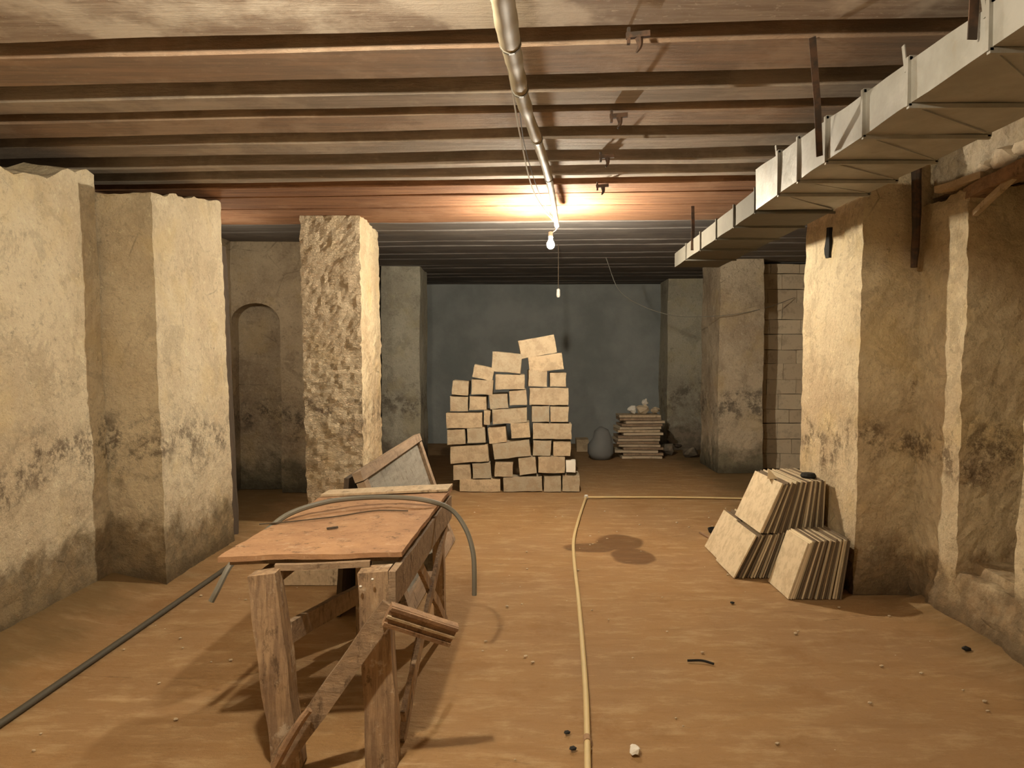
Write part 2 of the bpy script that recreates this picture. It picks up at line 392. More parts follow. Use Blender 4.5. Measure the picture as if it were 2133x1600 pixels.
while y < 12.9:
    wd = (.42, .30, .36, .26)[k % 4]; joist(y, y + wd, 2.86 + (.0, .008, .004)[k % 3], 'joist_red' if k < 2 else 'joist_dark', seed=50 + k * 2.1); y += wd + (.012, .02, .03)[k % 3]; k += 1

# ------------------------------------------------------------------ walls and pillars
slabw('wall_left', 'plaster', -3.35, -2.76, -1.7, 4.83, 0, 2.76, .05, .014, .014, (-.02, -.06, 0, -.01), (lambda p, f=rag(.09, 3.0, 2): f(p) - .17 * min(1.5, 4.83 - p.y)), 1, label='pale limewashed left wall with ragged top and mossy foot', cat='wall')
slabw('pillar', 'plaster', -3.15, -2.40, 4.83, 6.0, 0, 2.84, .045, .010, .013, (0, -.06, 0, -.02), (lambda p, f=rag(.03, 5, 4): f(p) - .18 * max(0, 5.95 - p.y)), 2, label='tall left pillar with one sunlit-pale side, next to the near left wall', cat='pillar')
pc = slabw('pillar', 'plaster_rough', -1.98, -1.44, 6.68, 7.6, 0, 2.90, .035, .012, .022, (-.04, -.03, 0, 0), None, 3, label='rough chiselled free-standing pillar behind the workbench', cat='pillar')
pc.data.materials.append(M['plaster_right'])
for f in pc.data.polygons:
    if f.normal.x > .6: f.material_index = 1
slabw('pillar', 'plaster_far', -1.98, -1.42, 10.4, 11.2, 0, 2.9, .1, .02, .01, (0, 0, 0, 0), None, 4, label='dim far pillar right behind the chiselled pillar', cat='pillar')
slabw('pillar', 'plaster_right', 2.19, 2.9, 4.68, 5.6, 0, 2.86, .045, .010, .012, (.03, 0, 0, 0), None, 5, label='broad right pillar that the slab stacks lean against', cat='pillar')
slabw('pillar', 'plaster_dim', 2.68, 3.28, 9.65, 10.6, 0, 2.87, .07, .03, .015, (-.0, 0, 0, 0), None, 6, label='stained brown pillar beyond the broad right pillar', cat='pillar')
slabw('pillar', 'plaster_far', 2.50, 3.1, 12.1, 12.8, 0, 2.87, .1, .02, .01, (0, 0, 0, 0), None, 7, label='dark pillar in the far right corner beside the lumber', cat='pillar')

# left bay: arched niche wall built from a profile with a real recess
def arch_wall():
    x0, x1, yf, yb, H = -3.9, -1.75, 8.2, 8.75, 2.92
    a0, a1, spring, rise, dep = P(482, 700, 8.2).x, P(584, 700, 8.2).x, 1.95, .22, .22
    cx, hw = (a0 + a1) / 2, (a1 - a0) / 2
    def top(x):
        t = (x - a0) / 1.2
        return H + .02 - .12 * t + .06 * noise.noise(Vector((x * 6, 0, 0))) + .04 * noise.noise(Vector((x * 17, 3, 0)))
    bm = bmesh.new()
    xs = [x0, a0 - .25] + [a0 - .25 + .25 * i / 4 for i in range(1, 4)] + [cx - hw * math.cos(math.pi * i / 12) for i in range(13)] + [a1 + (x1 - a1) * i / 12 for i in range(1, 13)]
    def col(x, z0, z1, y, n=26):
        r = []
        for i in range(n + 1):
            p = Vector((x, y, z0 + (z1 - z0) * i / n)); d = nv(p, 2.2, .03, 9) + nv(p, 9, .012, 9); p.y += d.y; r.append(bm.verts.new(p))
        return r
    def strip(a, b):
        for i in range(len(a) - 1): bm.faces.new((a[i], b[i], b[i + 1], a[i + 1]))
    za = lambda x: spring + rise * math.sqrt(max(0, 1 - ((x - cx) / hw) ** 2))
    prev = None
    for x in xs:
        inn = a0 - 1e-4 <= x <= a1 + 1e-4
        lo_ = col(x, 0, za(x), yf) if (not inn or x in (xs[5], xs[17])) else None
        up = col(x, za(x) if inn else spring, top(x), yf, 10)
        lo2 = lo_ if inn else col(x, 0, spring, yf)
        nich = (col(x, 0, za(x), yf + dep), ) if inn else None
        cur = (x, lo2, up, nich, inn)
        if prev:
            strip(prev[2], up)
            if prev[1] and lo2 and not (prev[4] and inn): strip(prev[1], lo2)
            if prev[4] and inn:
                strip(prev[3][0], nich[0])
                # soffit
                bm.faces.new((prev[2][0], up[0], nich[0][-1], prev[3][0][-1]))
        if x in (xs[5], xs[17]) and lo_ and nich: strip(lo_, nich[0])
        prev = cur
    hexa(bm, corners(x0, x1, yf + dep + .05, yb, 0, H - .1), (1, 1, 1))
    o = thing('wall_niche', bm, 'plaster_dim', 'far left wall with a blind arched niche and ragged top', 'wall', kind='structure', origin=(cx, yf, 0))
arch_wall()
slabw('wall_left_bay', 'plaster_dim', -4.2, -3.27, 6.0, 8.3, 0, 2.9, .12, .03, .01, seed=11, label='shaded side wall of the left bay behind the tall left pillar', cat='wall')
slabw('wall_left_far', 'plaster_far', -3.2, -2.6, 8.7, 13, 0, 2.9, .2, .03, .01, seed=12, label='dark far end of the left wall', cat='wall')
slabw('wall_back', 'far', -4, 5, 12.95, 13.3, 0, 3.05, .25, .03, .0, seed=13, label='dark slate-coloured wall at the far end', cat='wall')
slabw('wall_front', 'plaster', -4.4, 5, -1.75, -1.6, 0, 3.05, .4, .02, .0, seed=14, label='wall closing the room behind the viewer', cat='wall')
# dark jamb behind the tall left pillar
a = P(476, 1100, 6.2); bm = bmesh.new()
bar(bm, (-2.56, 6.15, 0.0), (-2.63, 6.13, 2.5), .22, .2, (1, 0, 0), 12, .012, 3)
thing('trim_1', bm, 'dark_wood', 'dark upright timber jamb against the back of the tall left pillar', 'door jamb', kind='structure')

# far right bay: coursed masonry, every block a piece
wr = empty('wall_right_bay', (3.9, 10.1, 0), 'coursed block wall between the stained pillar and the broad right pillar', 'wall', kind='structure')
bm = hexa(bmesh.new(), corners(3.2, 5.0, 10.12, 10.5, 0, 2.84), (6, 2, 10), .01); link('mortar', bm, 'plaster_far', wr)
z = 0.0; r = 0
while z < 2.8:
    h = (.215, .20, .225, .19)[r % 4]
    if z + h > 2.84: h = 2.84 - z
    x = 3.24 - (.2 if r % 2 else 0)
    while x < 4.9:
        wd = random.choice((.36, .40, .43)); xa = max(x, 3.27)
        if x + wd - .012 > xa + .05:
            pr = random.uniform(-.008, .012)
            bm = hexa(bmesh.new(), corners(xa, x + wd - .007, 10.0 + pr, 10.15, z + .003, z + h - .004), (2, 1, 2), .012, 5, 0, None, r, False)
            link('block', bm, 'masonry', wr)
        x += wd
    z += h; r += 1
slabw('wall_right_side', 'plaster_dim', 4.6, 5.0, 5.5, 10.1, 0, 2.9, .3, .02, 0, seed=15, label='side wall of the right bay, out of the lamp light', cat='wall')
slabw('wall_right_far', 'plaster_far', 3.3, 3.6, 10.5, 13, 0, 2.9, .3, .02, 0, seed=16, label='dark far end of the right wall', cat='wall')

# near right wall with a deep niche between broad pillar and camera
NF, NN = 4.20, 3.72   # far and near jamb
wn = empty('wall_right', (2.95, 3, 0), 'near right wall of cream plaster with a tall recess, broken wooden lintel above', 'wall', kind='structure')
slabw('jamb', 'plaster_right', 2.56, 3.5, NF, 4.70, 0, 2.52, .045, .012, .018, (.03, 0, 0, 0), rag(.05, 6, 3), 21, parent=wn)
slabw('wall_pier', 'plaster_right', 2.56, 3.5, -1.65, NN, 0, 2.84, .06, .03, .016, (.05, 0, 0, 0), None, 22, parent=wn)
slabw('recess_back', 'plaster_dim', 3.18, 3.5, NN - .05, NF + .05, .25, 2.6, .07, .02, .012, seed=23, parent=wn)
slabw('sill', 'plaster_right', 2.55, 3.45, NN - .02, NF + .02, 0, .34, .05, .03, .02, (.12, 0, 0, 0), seed=24, parent=wn)
slabw('rubble_fill', 'plaster_dim', 2.64, 3.45, NN - .05, 4.65, 2.56, 2.84, .05, .04, .03, seed=25, parent=wn)
# plinth spreading at the foot
bm = hexa(bmesh.new(), [(2.32, -1.6, 0), (2.7, -1.6, 0), (2.7, 4.45, 0), (2.53, 4.45, 0), (2.55, -1.6, .42), (2.7, -1.6, .42), (2.7, 4.45, .30), (2.58, 4.45, .30)], (4, 90, 7), .05, 2.2, .028, None, 26)
link('plinth', bm, 'plaster_right', wn)
bm = bmesh.new(); bar(bm, (2.64, 4.26, 2.50), (2.66, 3.56, 2.57), .10, .07, (1, 0, 0), 8, .01, 2)
link('lintel', bm, 'lath', wn)
bm = bmesh.new(); bar(bm, (2.58, 4.45, 2.565), (2.66, 4.13, 2.58), .12, .04, (1, 0, 0), 4, .008, 4)
link('lintel', bm, 'pale_board', wn)
bm = bmesh.new(); bar(bm, (2.62, 4.2, 2.38), (2.64, 3.9, 2.51), .03, .03, (1, 0, 0), 4, .006, 5)
link('splinter', bm, 'pale_board', wn)
# stones exposed over the lintel
for i, (yy, zz, s) in enumerate(((4.15, 2.62, .10), (3.99, 2.64, .12), (3.83, 2.66, .10), (3.71, 2.66, .09))):
    bm = bmesh.new(); bmesh.ops.create_icosphere(bm, subdivisions=2, radius=s)
    for v in bm.verts: v.co = Vector((2.67 + v.co.x * .7, yy + v.co.y * .9, zz + v.co.z * .55)) + nv(v.co, 9, .03, i)
    link('stone', bm, 'masonry', wn)
# pipe chase: black pipe running down between broad pillar and near wall
bm = bmesh.new(); tube(bm, [(2.50, 4.60, 2.84), (2.51, 4.60, 2.4), (2.50, 4.6, 2.12)], lambda t: .030 - .008 * t, 8, wob=.3)
thing('drain_pipe', bm, 'rust', 'short rusty dark pipe stub in the corner beside the broad right pillar', 'pipe')
# solid black block as the shade inside a slot, broad pillar's lit side
q = P(1718, 500, 5.15)
bm = hexa(bmesh.new(), corners(2.192, 2.26, 5.14, 5.205, 2.26, 2.47), (1, 2, 6), .012, 9, .004, None, 3, False)
thing('trim_2', bm, 'black', 'black block for the dark hollow of a small slot high on the lit side of the broad right pillar', 'wall slot', kind='structure')

# ------------------------------------------------------------------ duct
DB = 2.45
hh_at = lambda y_: max(.12, .15 + .05 * (y_ - 2.6))
du = empty('ventilation_duct', (1.65, 3, DB), 'long galvanised sheet metal duct hanging under the ceiling on the right', 'duct')
def dx(y, side):
    return (1.37 + .030 * (y - 2)) if side == 0 else (1.875 + .02 * (y - 2))
cuts = [-1.5, -.7, .1, .9, 1.6, 2.14, 2.6, 2.96, 3.34, 3.70, 4.0, 4.44]
for a, b in zip(cuts, cuts[1:]):
    bm = bmesh.new(); e = .004; hh = hh_at(a)
    cc = [(dx(a, 0), a + e, DB), (dx(a, 1), a + e, DB), (dx(b, 1), b - e, DB), (dx(b, 0), b - e, DB)]
    cc += [(x_, y_, z_ + hh_at(y_)) for x_, y_, z_ in cc]
    hexa(bm, cc, (6, 4, 3), .006, 4, 0, None, int(a * 10), False)
    s = link('duct_section', bm, 'duct', du)
    # cross-break creases pressed in the underside and joint flange
    bm = bmesh.new(); xm0, xm1 = dx(a, 0), dx(a, 1)
    bar(bm, (xm0 + .03, a + .03, DB - .002), (dx(b, 1) - .03, b - .03, DB - .002), .012, .006)
    link('crease', bm, 'duct', s)
    bm = bmesh.new()
    for p0, p1 in (((xm0 - .008, DB - .01), (xm1 + .008, DB - .01)), ((xm1 + .004, DB - .01), (xm1 + .004, DB + hh + .012)), ((xm1 + .008, DB + hh + .008), (xm0 - .008, DB + hh + .008)), ((xm0 - .006, DB + hh + .012), (xm0 - .006, DB - .01))):
        bar(bm, (p0[0], a, p0[1]), (p1[0], a, p1[1]), .016, .016, (0, 1, 0))
    f = link('flange', bm, 'duct', du)
for a, ear in ((2.6, .045), (2.14, .04), (4.0, .03)):
    bm = bmesh.new(); bar(bm, (dx(a, 0) - .006, a + .02, DB + hh_at(a) - .03), (dx(a, 0) - .012, a + .03, DB + hh_at(a) + .02 + ear), .018, .004, (0, 1, 0)); link('flange_ear', bm, 'duct', du)
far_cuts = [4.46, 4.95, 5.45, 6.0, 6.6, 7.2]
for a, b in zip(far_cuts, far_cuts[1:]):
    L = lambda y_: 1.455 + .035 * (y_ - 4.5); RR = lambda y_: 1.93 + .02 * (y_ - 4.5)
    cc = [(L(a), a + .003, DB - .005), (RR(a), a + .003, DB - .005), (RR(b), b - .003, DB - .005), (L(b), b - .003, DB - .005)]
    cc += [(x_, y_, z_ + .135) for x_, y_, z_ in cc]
    s = link('duct_section', hexa(bmesh.new(), cc, (4, 4, 2), .004, 4, 0, None, 3, False), 'duct_dimmed', du)
    s['label'] = 'far duct section with its dimness in the sheet colour'
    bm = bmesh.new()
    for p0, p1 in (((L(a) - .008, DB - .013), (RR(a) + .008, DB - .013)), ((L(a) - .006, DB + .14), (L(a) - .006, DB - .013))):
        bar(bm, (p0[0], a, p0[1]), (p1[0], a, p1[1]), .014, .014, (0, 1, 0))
    link('flange', bm, 'duct_dimmed', du)
# strap and hangers
def strap(p_top, p_bot, name, label, w_=.028):
    bm = bmesh.new(); a, b = Vector(p_top), Vector(p_bot)
    m = a.lerp(b, .55) + Vector((.005, 0, 0)); bar(bm, a, m, w_, .005, (1, 0, 0)); bar(bm, m, b, w_, .005, (1, 0, 0))
    return link(name, bm, 'rust', du)
tp = P(1690, 75, 3.15)
strap(P(1692, 78, 2.98), P(1707, 325, 3.32), 'hanger_strap', '')
strap((dx(3.2, 1) + .012, 3.2, 2.9), (dx(3.2, 1) + .012, 3.2, DB + .05), 'hanger_strap', '')
strap((dx(4.42, 1) + .012, 4.42, 2.9), (dx(4.42, 1) + .012, 4.42, DB + .05), 'hanger_strap', '')
strap((L(6.3) - .01, 6.3, 2.87), (L(6.3) - .01, 6.3, DB + .03), 'hanger_strap', '')
strap((dx(1.9, 0) - .012, 2.2, 2.86), (dx(1.9, 0) - .012, 2.2, DB + .05), 'hanger_strap', '')

# ------------------------------------------------------------------ taped sleeve with the cable, and the bulb
BY = 6.25
BP = P(1147, 508, BY)
sl = empty('cable_sleeve', tuple(P(1095, 200, 3.2)), 'long cream taped cable sleeve sagging under the joists down to the bare bulb', 'cable')
hts = [(1040, -60, 2.05, ), (1057, 60, 2.55), (1072, 130, 2.9), (1090, 210, 3.35), (1118, 290, 3.95), (1140, 360, 4.65), (1152, 415, 5.4), (1160, 470, 6.2)]
pts = [P(a, b, c_) for a, b, c_ in hts]
link('sleeve', tube(bmesh.new(), pts, lambda t: .041 - .022 * t, 12, wob=.25, n=10), 'wrap', sl, smooth=True)
cr = catmull(pts, 10)
for k in (14, 27, 40, 52):
    d = (cr[k + 1] - cr[k]).normalized(); t = k / (len(cr) - 1)
    link('tape_band', tube(bmesh.new(), [cr[k] - d * .008, cr[k] + d * .008], lambda _: .046 - .022 * t, 12, smooth=False), 'cable_grey', sl)
wp = [P(1022, -20, 2.2), P(1045, 80, 2.6), P(1062, 160, 3.1), P(1083, 280, 3.9), P(1108, 390, 4.9), P(1136, 440, 5.6), P(1156, 462, 6.16)]
link('loose_wire', tube(bmesh.new(), wp, .0045, 6), 'wirepale', sl)
wp = [P(1050, 90, 2.62), P(1078, 190, 3.3), P(1092, 300, 4.1), P(1122, 400, 5.0), P(1150, 452, 6.0)]
link('loose_wire', tube(bmesh.new(), wp, .003, 6), 'wire', sl)
bu = empty('light_bulb', tuple(BP), 'glowing bare bulb hanging in the middle of the room', 'light bulb')
link('wire', tube(bmesh.new(), [P(1160, 470, 6.2), P(1158, 478, BY), BP + Vector((.0, 0, .09))], .006, 6), 'wire', bu)
link('socket', lathe(bmesh.new(), [(.010, .105), (.018, .10), (.02, .06), (.019, .045)], BP), 'socket', bu, smooth=True)
gl = link('glass', lathe(bmesh.new(), [(.014, .045), (.018, .03), (.028, .012), (.032, -.008), (.028, -.028), (.016, -.040), (.004, -.043)], BP, 12), 'glow', bu, smooth=True)
area = sum(p.area for p in gl.data.polygons)
GLOW.inputs['Emission Strength'].default_value = BULB_POWER / (math.pi * area)

# iron hooks below the joists
for i, (px, py, Y) in enumerate(((1320, 62, 2.90), (1282, 222, 3.85), (1258, 322, 4.62), (1250, 372, 5.4), )):
    q = P(px, py, Y); zt = 2.852; s = .9
    bm = bmesh.new(); bar(bm, (q.x - .02, Y, zt), (q.x - .02, Y, zt - .07 * s), .012, .02, (1, 0, 0))
    bar(bm, (q.x - .03, Y, zt - .035 * s), (q.x + .07 * s, Y - .01, zt - .03 * s), .02, .022, (0, 1, 0))
    tube(bm, [(q.x + .02, Y, zt - .03), (q.x + .025, Y, zt - .075 * s), (q.x + .012, Y, zt - .105 * s)], lambda t: .018 * (1 - .75 * t), 7)
    thing('ceiling_hook', bm, 'rust', ['largest rusty hook bracket, under the nearest lime-spattered joist', 'rusty hook bracket second from the top of the picture under a joist', 'third rusty hook bracket, above and right of the bulb', 'small rusty hook bracket on the joist nearest the bulb'][i], 'hook', 'iron hooks under the ceiling joists')
# far dangling fitting and a sagging wire
q = P(1163, 605, 8.4); bm = bmesh.new()
tube(bm, [(q.x, 8.4, 2.86), (q.x, 8.4, 2.3), (q.x + .005, 8.4, q.z)], .004, 6)
fo = empty('dangling_flex', (q.x, 8.4, q.z - .2), 'empty bulb holder dangling on a thin flex beyond the glowing bulb', 'bulb holder')
link('flex', bm, 'wire', fo)
link('holder', lathe(bmesh.new(), [(.008, .05), (.02, .04), (.022, -.03), (.015, -.05)], (q.x, 8.4, q.z - .03)), 'socket', fo)
pw = [Vector((P(1262, 560, 9.4).x, 9.4, 2.845)), P(1290, 605, 9.42), P(1340, 638, 9.5), P(1400, 657, 9.5), P(1455, 660, 9.55), P(1530, 655, 9.58), P(1600, 640, 9.7), P(1655, 620, 9.97)]
thing('sagging_wire', tube(bmesh.new(), pw, .004, 6), 'cable_grey', 'thin pale wire sagging across the stained pillar in the back', 'wire')

# ------------------------------------------------------------------ workbench
H = .79
FL, FR, BR, BL = [F(a, b, H) for a, b in ((453, 1160), (836, 1150), (942, 1014), (684, 1027))]
wb = empty('workbench', ((FL.x + BR.x) / 2, (FL.y + BR.y) / 2, 0), 'old rough timber workbench with a dusty reddish top', 'workbench')
dn = Vector((0, 0, -1))
def quadslab(c4, th, n, amp=.004, seed=0, fine=.002):
    lo4 = [p + dn * th for p in c4]; return hexa(bmesh.new(), lo4 + list(c4), n, amp, 5, fine, None, seed, False)
link('top_board', quadslab([FL, FR, BR, BL], .020, (24, 44, 1), .005, 1, .004), 'bench_top', wb)
bcen = (FL + FR + BR + BL) / 4
ins = [p.lerp(bcen, .07) + dn * .030 for p in (FL, FR, BR, BL)]
link('under_board', quadslab(ins, .016, (6, 10, 1), .004, 2), 'bench_under', wb)
# pale board lying across the far end of the top
pb = [BL.lerp(FL, -.01), BR.lerp(FR, -.01), BR.lerp(FR, .12), BL.lerp(FL, .10)]
thing('loose_board', quadslab([p + Vector((0, 0, .016)) for p in (pb[3], pb[2], pb[1], pb[0])], .012, (10, 2, 1), .002, 3, .001), 'pale_board', 'pale bare board laid across the far end of the workbench top', 'board')
# legs (thick posts) - each from the top frame to the floor
def leg(pt, pb_, w_, d_, seed, name='leg', mat='post', a_=.008):
    return link(name, bar(bmesh.new(), pb_, pt, w_, d_, (1, 0, 0), 18, a_, seed), mat, wb)
LY = FL.y - .02
flt = P(552, 1185, LY); flb = P(604, 1625, LY - .02); flt.z = H - .05; flb.z = 0
frt = P(782, 1175, LY + .04); frb = P(800, 1620, LY + .02); frt.z = H - .05; frb.z = 0
leg(flt, flb, .105, .10, 1); leg(frt, frb, .115, .10, 2)
RY = BR.y - .12
rrt = Vector((BR.x - .07, RY, H - .06)); rrb = Vector((BR.x - .06, RY, 0)); rlt = Vector((BL.x + .21, BL.y - .12, H - .06)); rlb = Vector((BL.x + .21, BL.y - .1, 0))
leg(rrt, rrb, .06, .08, 3, a_=.004); leg(rlt, rlb, .06, .06, 4, a_=.004)
# aprons
def board(a, b, w_, h_, mat, name, seed=0, side=None, n=8): return link(name, bar(bmesh.new(), a, b, w_, h_, side, n, .005, seed), mat, wb)
za = H - .11
board((flt.x + .03, LY + .03, za + .068), (frt.x - .03, LY + .07, za + .068), .025, .022, 'bench_under', 'apron', 1)
board((frt.x + .075, LY - .02, za), (rrt.x + .055, RY + .08, za), .028, .13, 'bench_under', 'apron', 2)
board((flt.x - .03, LY + .03, za), (rlt.x - .05, RY, za), .028, .09, 'bench_under', 'apron', 3)
board((rlt.x, RY + .02, H - .12), (rrt.x, RY + .05, H - .12), .028, .10, 'bench_under', 'apron', 4)
# pale rear stretcher seen between the front legs
board((rlb.x + .02, RY - .02, .36), (rrb.x, RY - .0, .38), .025, .10, 'door_panel', 'stretcher', 5)
# front diagonal brace
YB = LY - .075
a = P(815, 1262, YB + .0); b = P(585, 1585, YB - .02)
board(a, b, .025, .075, 'bench_under', 'diagonal_brace', 6, n=12)
# left-side brace going back
a = P(602, 1318, LY + .05); b = P(745, 1238, LY + .75)
board(a, b, .025, .085, 'bench_under', 'side_brace', 7)
# right side diagonal slats
board((frt.x + .09, LY + .12, .12), (rrt.x + .05, RY - .05, .60), .02, .055, 'post', 'side_slat', 8)
board((frt.x + .09, LY + .55, .62), (rrt.x + .05, RY - .08, .06), .02, .05, 'post', 'side_slat', 9)
a = P(876, 1325, LY + .55); b = P(835, 1560, LY + .16); b.z = max(.0, b.z)
board(a, b, .03, .04, 'post', 'side_slat', 10)
# grooved moulding nailed on the right post
a = P(806, 1278, LY - .10); b = P(944, 1322, LY - .02)
d = (b - a).normalized(); u = Vector((0, -.25, 1)); u = (u - d * u.dot(d)).normalized(); s_ = u.cross(d)
bm = bmesh.new(); bar(bm, a, b, .030, .085, s_, 6, .002, 3)
ml = link('moulding', bm, 'lath', wb)
for o_, m_ in ((-.033, .016), (.0, .010), (.034, .014)):
    sg = -1 if s_.y > 0 else 1
    bm = bmesh.new(); bar(bm, a + u * o_ + s_ * sg * .018, b + u * o_ + s_ * sg * .018, .012, m_, s_, 6, .001, 4); link('bead', bm, 'lath' if m_ > .012 else 'pale_board', ml)
# bent scrap tied at the foot of the left post
a = [P(572, 1596, YB - .07), P(600, 1545, YB - .07), P(628, 1500, YB - .065), P(645, 1478, YB - .06)]
thing('bent_strip', tube(bmesh.new(), a, lambda t: .019 - .006 * t, 8), 'lath', 'bent brown strip hooked on the foot of the front left bench leg', 'scrap wood')
# nails heads
for px, py in ((751, 1222), (776, 1207), (792, 1300)):
    q = P(px, py, LY - .035); link('nail', lathe(bmesh.new(), [(.004, -.004), (.006, 0), (.004, .004)], q, 8), 'socket', wb)
# cables on top
def on(px, py, dz=.008): return F(px, py, H + dz)
e0 = on(462, 1165, .01)
hp = [P(440, 1253, 2.87), P(454, 1226, 2.88), P(478, 1180, 2.93), P(508, 1146, 3.03), P(548, 1112, 3.2), on(600, 1072, .03), on(670, 1048, .05), on(740, 1038, .05), on(820, 1036, .04), on(890, 1043, .03), P(940, 1062, 3.70), P(970, 1102, 3.66), P(985, 1150, 3.62), P(988, 1195, 3.60), P(988, 1240, 3.60)]
thing('grey_cable', tube(bmesh.new(), hp, .0125, 8), 'cable_grey', 'thick grey cable bowed over the workbench with its end hanging at the right', 'cable')
hp = [on(540, 1092), on(600, 1087), on(700, 1076), on(780, 1064), on(850, 1064)]
thing('thin_wire', tube(bmesh.new(), hp, .0035, 6), 'wire', 'thin dark wire lying curved on the workbench top', 'wire')
q = on(680, 1101, .006); bm = bmesh.new(); bar(bm, q, q + Vector((.045, .02, .002)), .012, .006, None, 2, .003)
thing('wood_chip', bm, 'dark_wood', 'dark splinter on the middle of the workbench top', 'splinter')

# ------------------------------------------------------------------ door leaf on its edge behind the bench
YA, YC = 4.22, 6.05
tA, tC = P(742, 985, YA), P(868, 905, YC)
bA, bC = Vector((tA.x + .30, YA, .0)), Vector((tC.x + .30, YC, .0))
dl = empty('door_leaf', tuple((bA + bC) / 2), 'old framed door leaf with grey panel standing on its long edge behind the bench', 'door leaf')
def pl(s, t): return bA.lerp(bC, s).lerp(tA.lerp(tC, s), t)
nrm = (bC - bA).cross(tA - bA).normalized()
if nrm.x < 0: nrm = -nrm
def lbar(s0, t0, s1, t1, w_, th, mat, name, off=0.0):
    a, b = pl(s0, t0) + nrm * off, pl(s1, t1) + nrm * off
    return link(name, bar(bmesh.new(), a, b, th, w_, nrm, 4, .002), mat, dl)
lbar(0, .97, 1, .97, .06, .055, 'door_rail', 'stile', 0); lbar(0, .055, 1, .055, .10, .055, 'door_rail', 'stile', 0)
for s in (.03, .97): lbar(s, .11, s, .93, .09, .05, 'door_rail' if s > .5 else 'bench_under', 'rail', 0)
bm = hexa(bmesh.new(), [pl(.03, .08), pl(.97, .08), pl(.97, .08) - nrm * .014, pl(.03, .08) - nrm * .014, pl(.03, .93), pl(.97, .93), pl(.97, .93) - nrm * .014, pl(.03, .93) - nrm * .014], (8, 1, 5), .003)
link('panel', bm, 'door_panel', dl)
bm = bmesh.new(); o1 = nrm * -.05
hexa(bm, [Vector((tA.x - .14, YA + .02, 0)), Vector((tC.x - .14, YC, 0)), Vector((tC.x - .11, YC, 0)), Vector((tA.x - .11, YA + .02, 0)), tA + o1 + Vector((-.03, .02, -.02)), tC + o1 + Vector((-.03, 0, -.02)), tC + o1 + Vector((0, 0, -.02)), tA + o1 + Vector((0, .02, -.02))], (6, 1, 4), .003)
thing('prop_board', bm, 'dark_wood', 'dark board propping the door leaf from its left side', 'board')

qa, qb = F(582, 1219), F(752, 1219)
thing('loose_beam', hexa(bmesh.new(), corners(qa.x, min(qb.x, -1.10), qa.y, qa.y + .12, 0, .10), (10, 2, 2), .006, 6), 'pale_board', 'pale beam lying on the floor beyond the workbench, seen between its front legs', 'beam')
# ------------------------------------------------------------------ limestone block pile
YS = 8.25
def stone(px0, py0, px1, py1, tilt, depth, label, mat='stone', seed=0, yoff=0.0, name='limestone_block', fr=.93):
    # crop px (x4) -> photo px
    c0 = 880 + (px0 + px1) / 8; c1 = 660 + (py0 + py1) / 8
    Y = YS + yoff; k = Y / FPX
    W_, H_ = (px1 - px0) / 4 * k, (py1 - py0) / 4 * k; st, ct = math.sin(R(abs(tilt) * .45)), math.cos(R(tilt * .45)); dd = ct * ct - st * st
    wd, ht = (W_ * ct - H_ * st) / dd * (fr + .03), (H_ * ct - W_ * st) / dd * (fr + .02)
    q = P(c0, c1, Y)
    bm = bmesh.new(); hexa(bm, corners(-wd / 2, wd / 2, 0, depth, -ht / 2, ht / 2), (8 if wd > .3 else 4, 5, 4), 0)
    bmesh.ops.bevel(bm, geom=[e for e in bm.edges if e.calc_face_angle(0) > .6], offset=.007, segments=1, affect='EDGES')
    rm = Matrix.Rotation(R(tilt), 3, 'Y')
    rz = Matrix.Rotation(R(random.uniform(-1.5, 1.5)), 3, 'Z')
    for v in bm.verts:
        p = v.co.copy(); p += nv(p, 5, .008, seed) + nv(p, 16, .006, seed + 3)
        v.co = rz @ (rm @ p) + q
    mz = min(v.co.z for v in bm.verts)
    if mz < .0 or (py1 > 1440): bmesh.ops.translate(bm, vec=(0, 0, -mz), verts=bm.verts)
    return thing(name, bm, mat, label, 'stone block', 'limestone blocks in the pile')
LD, SD = .36, .20
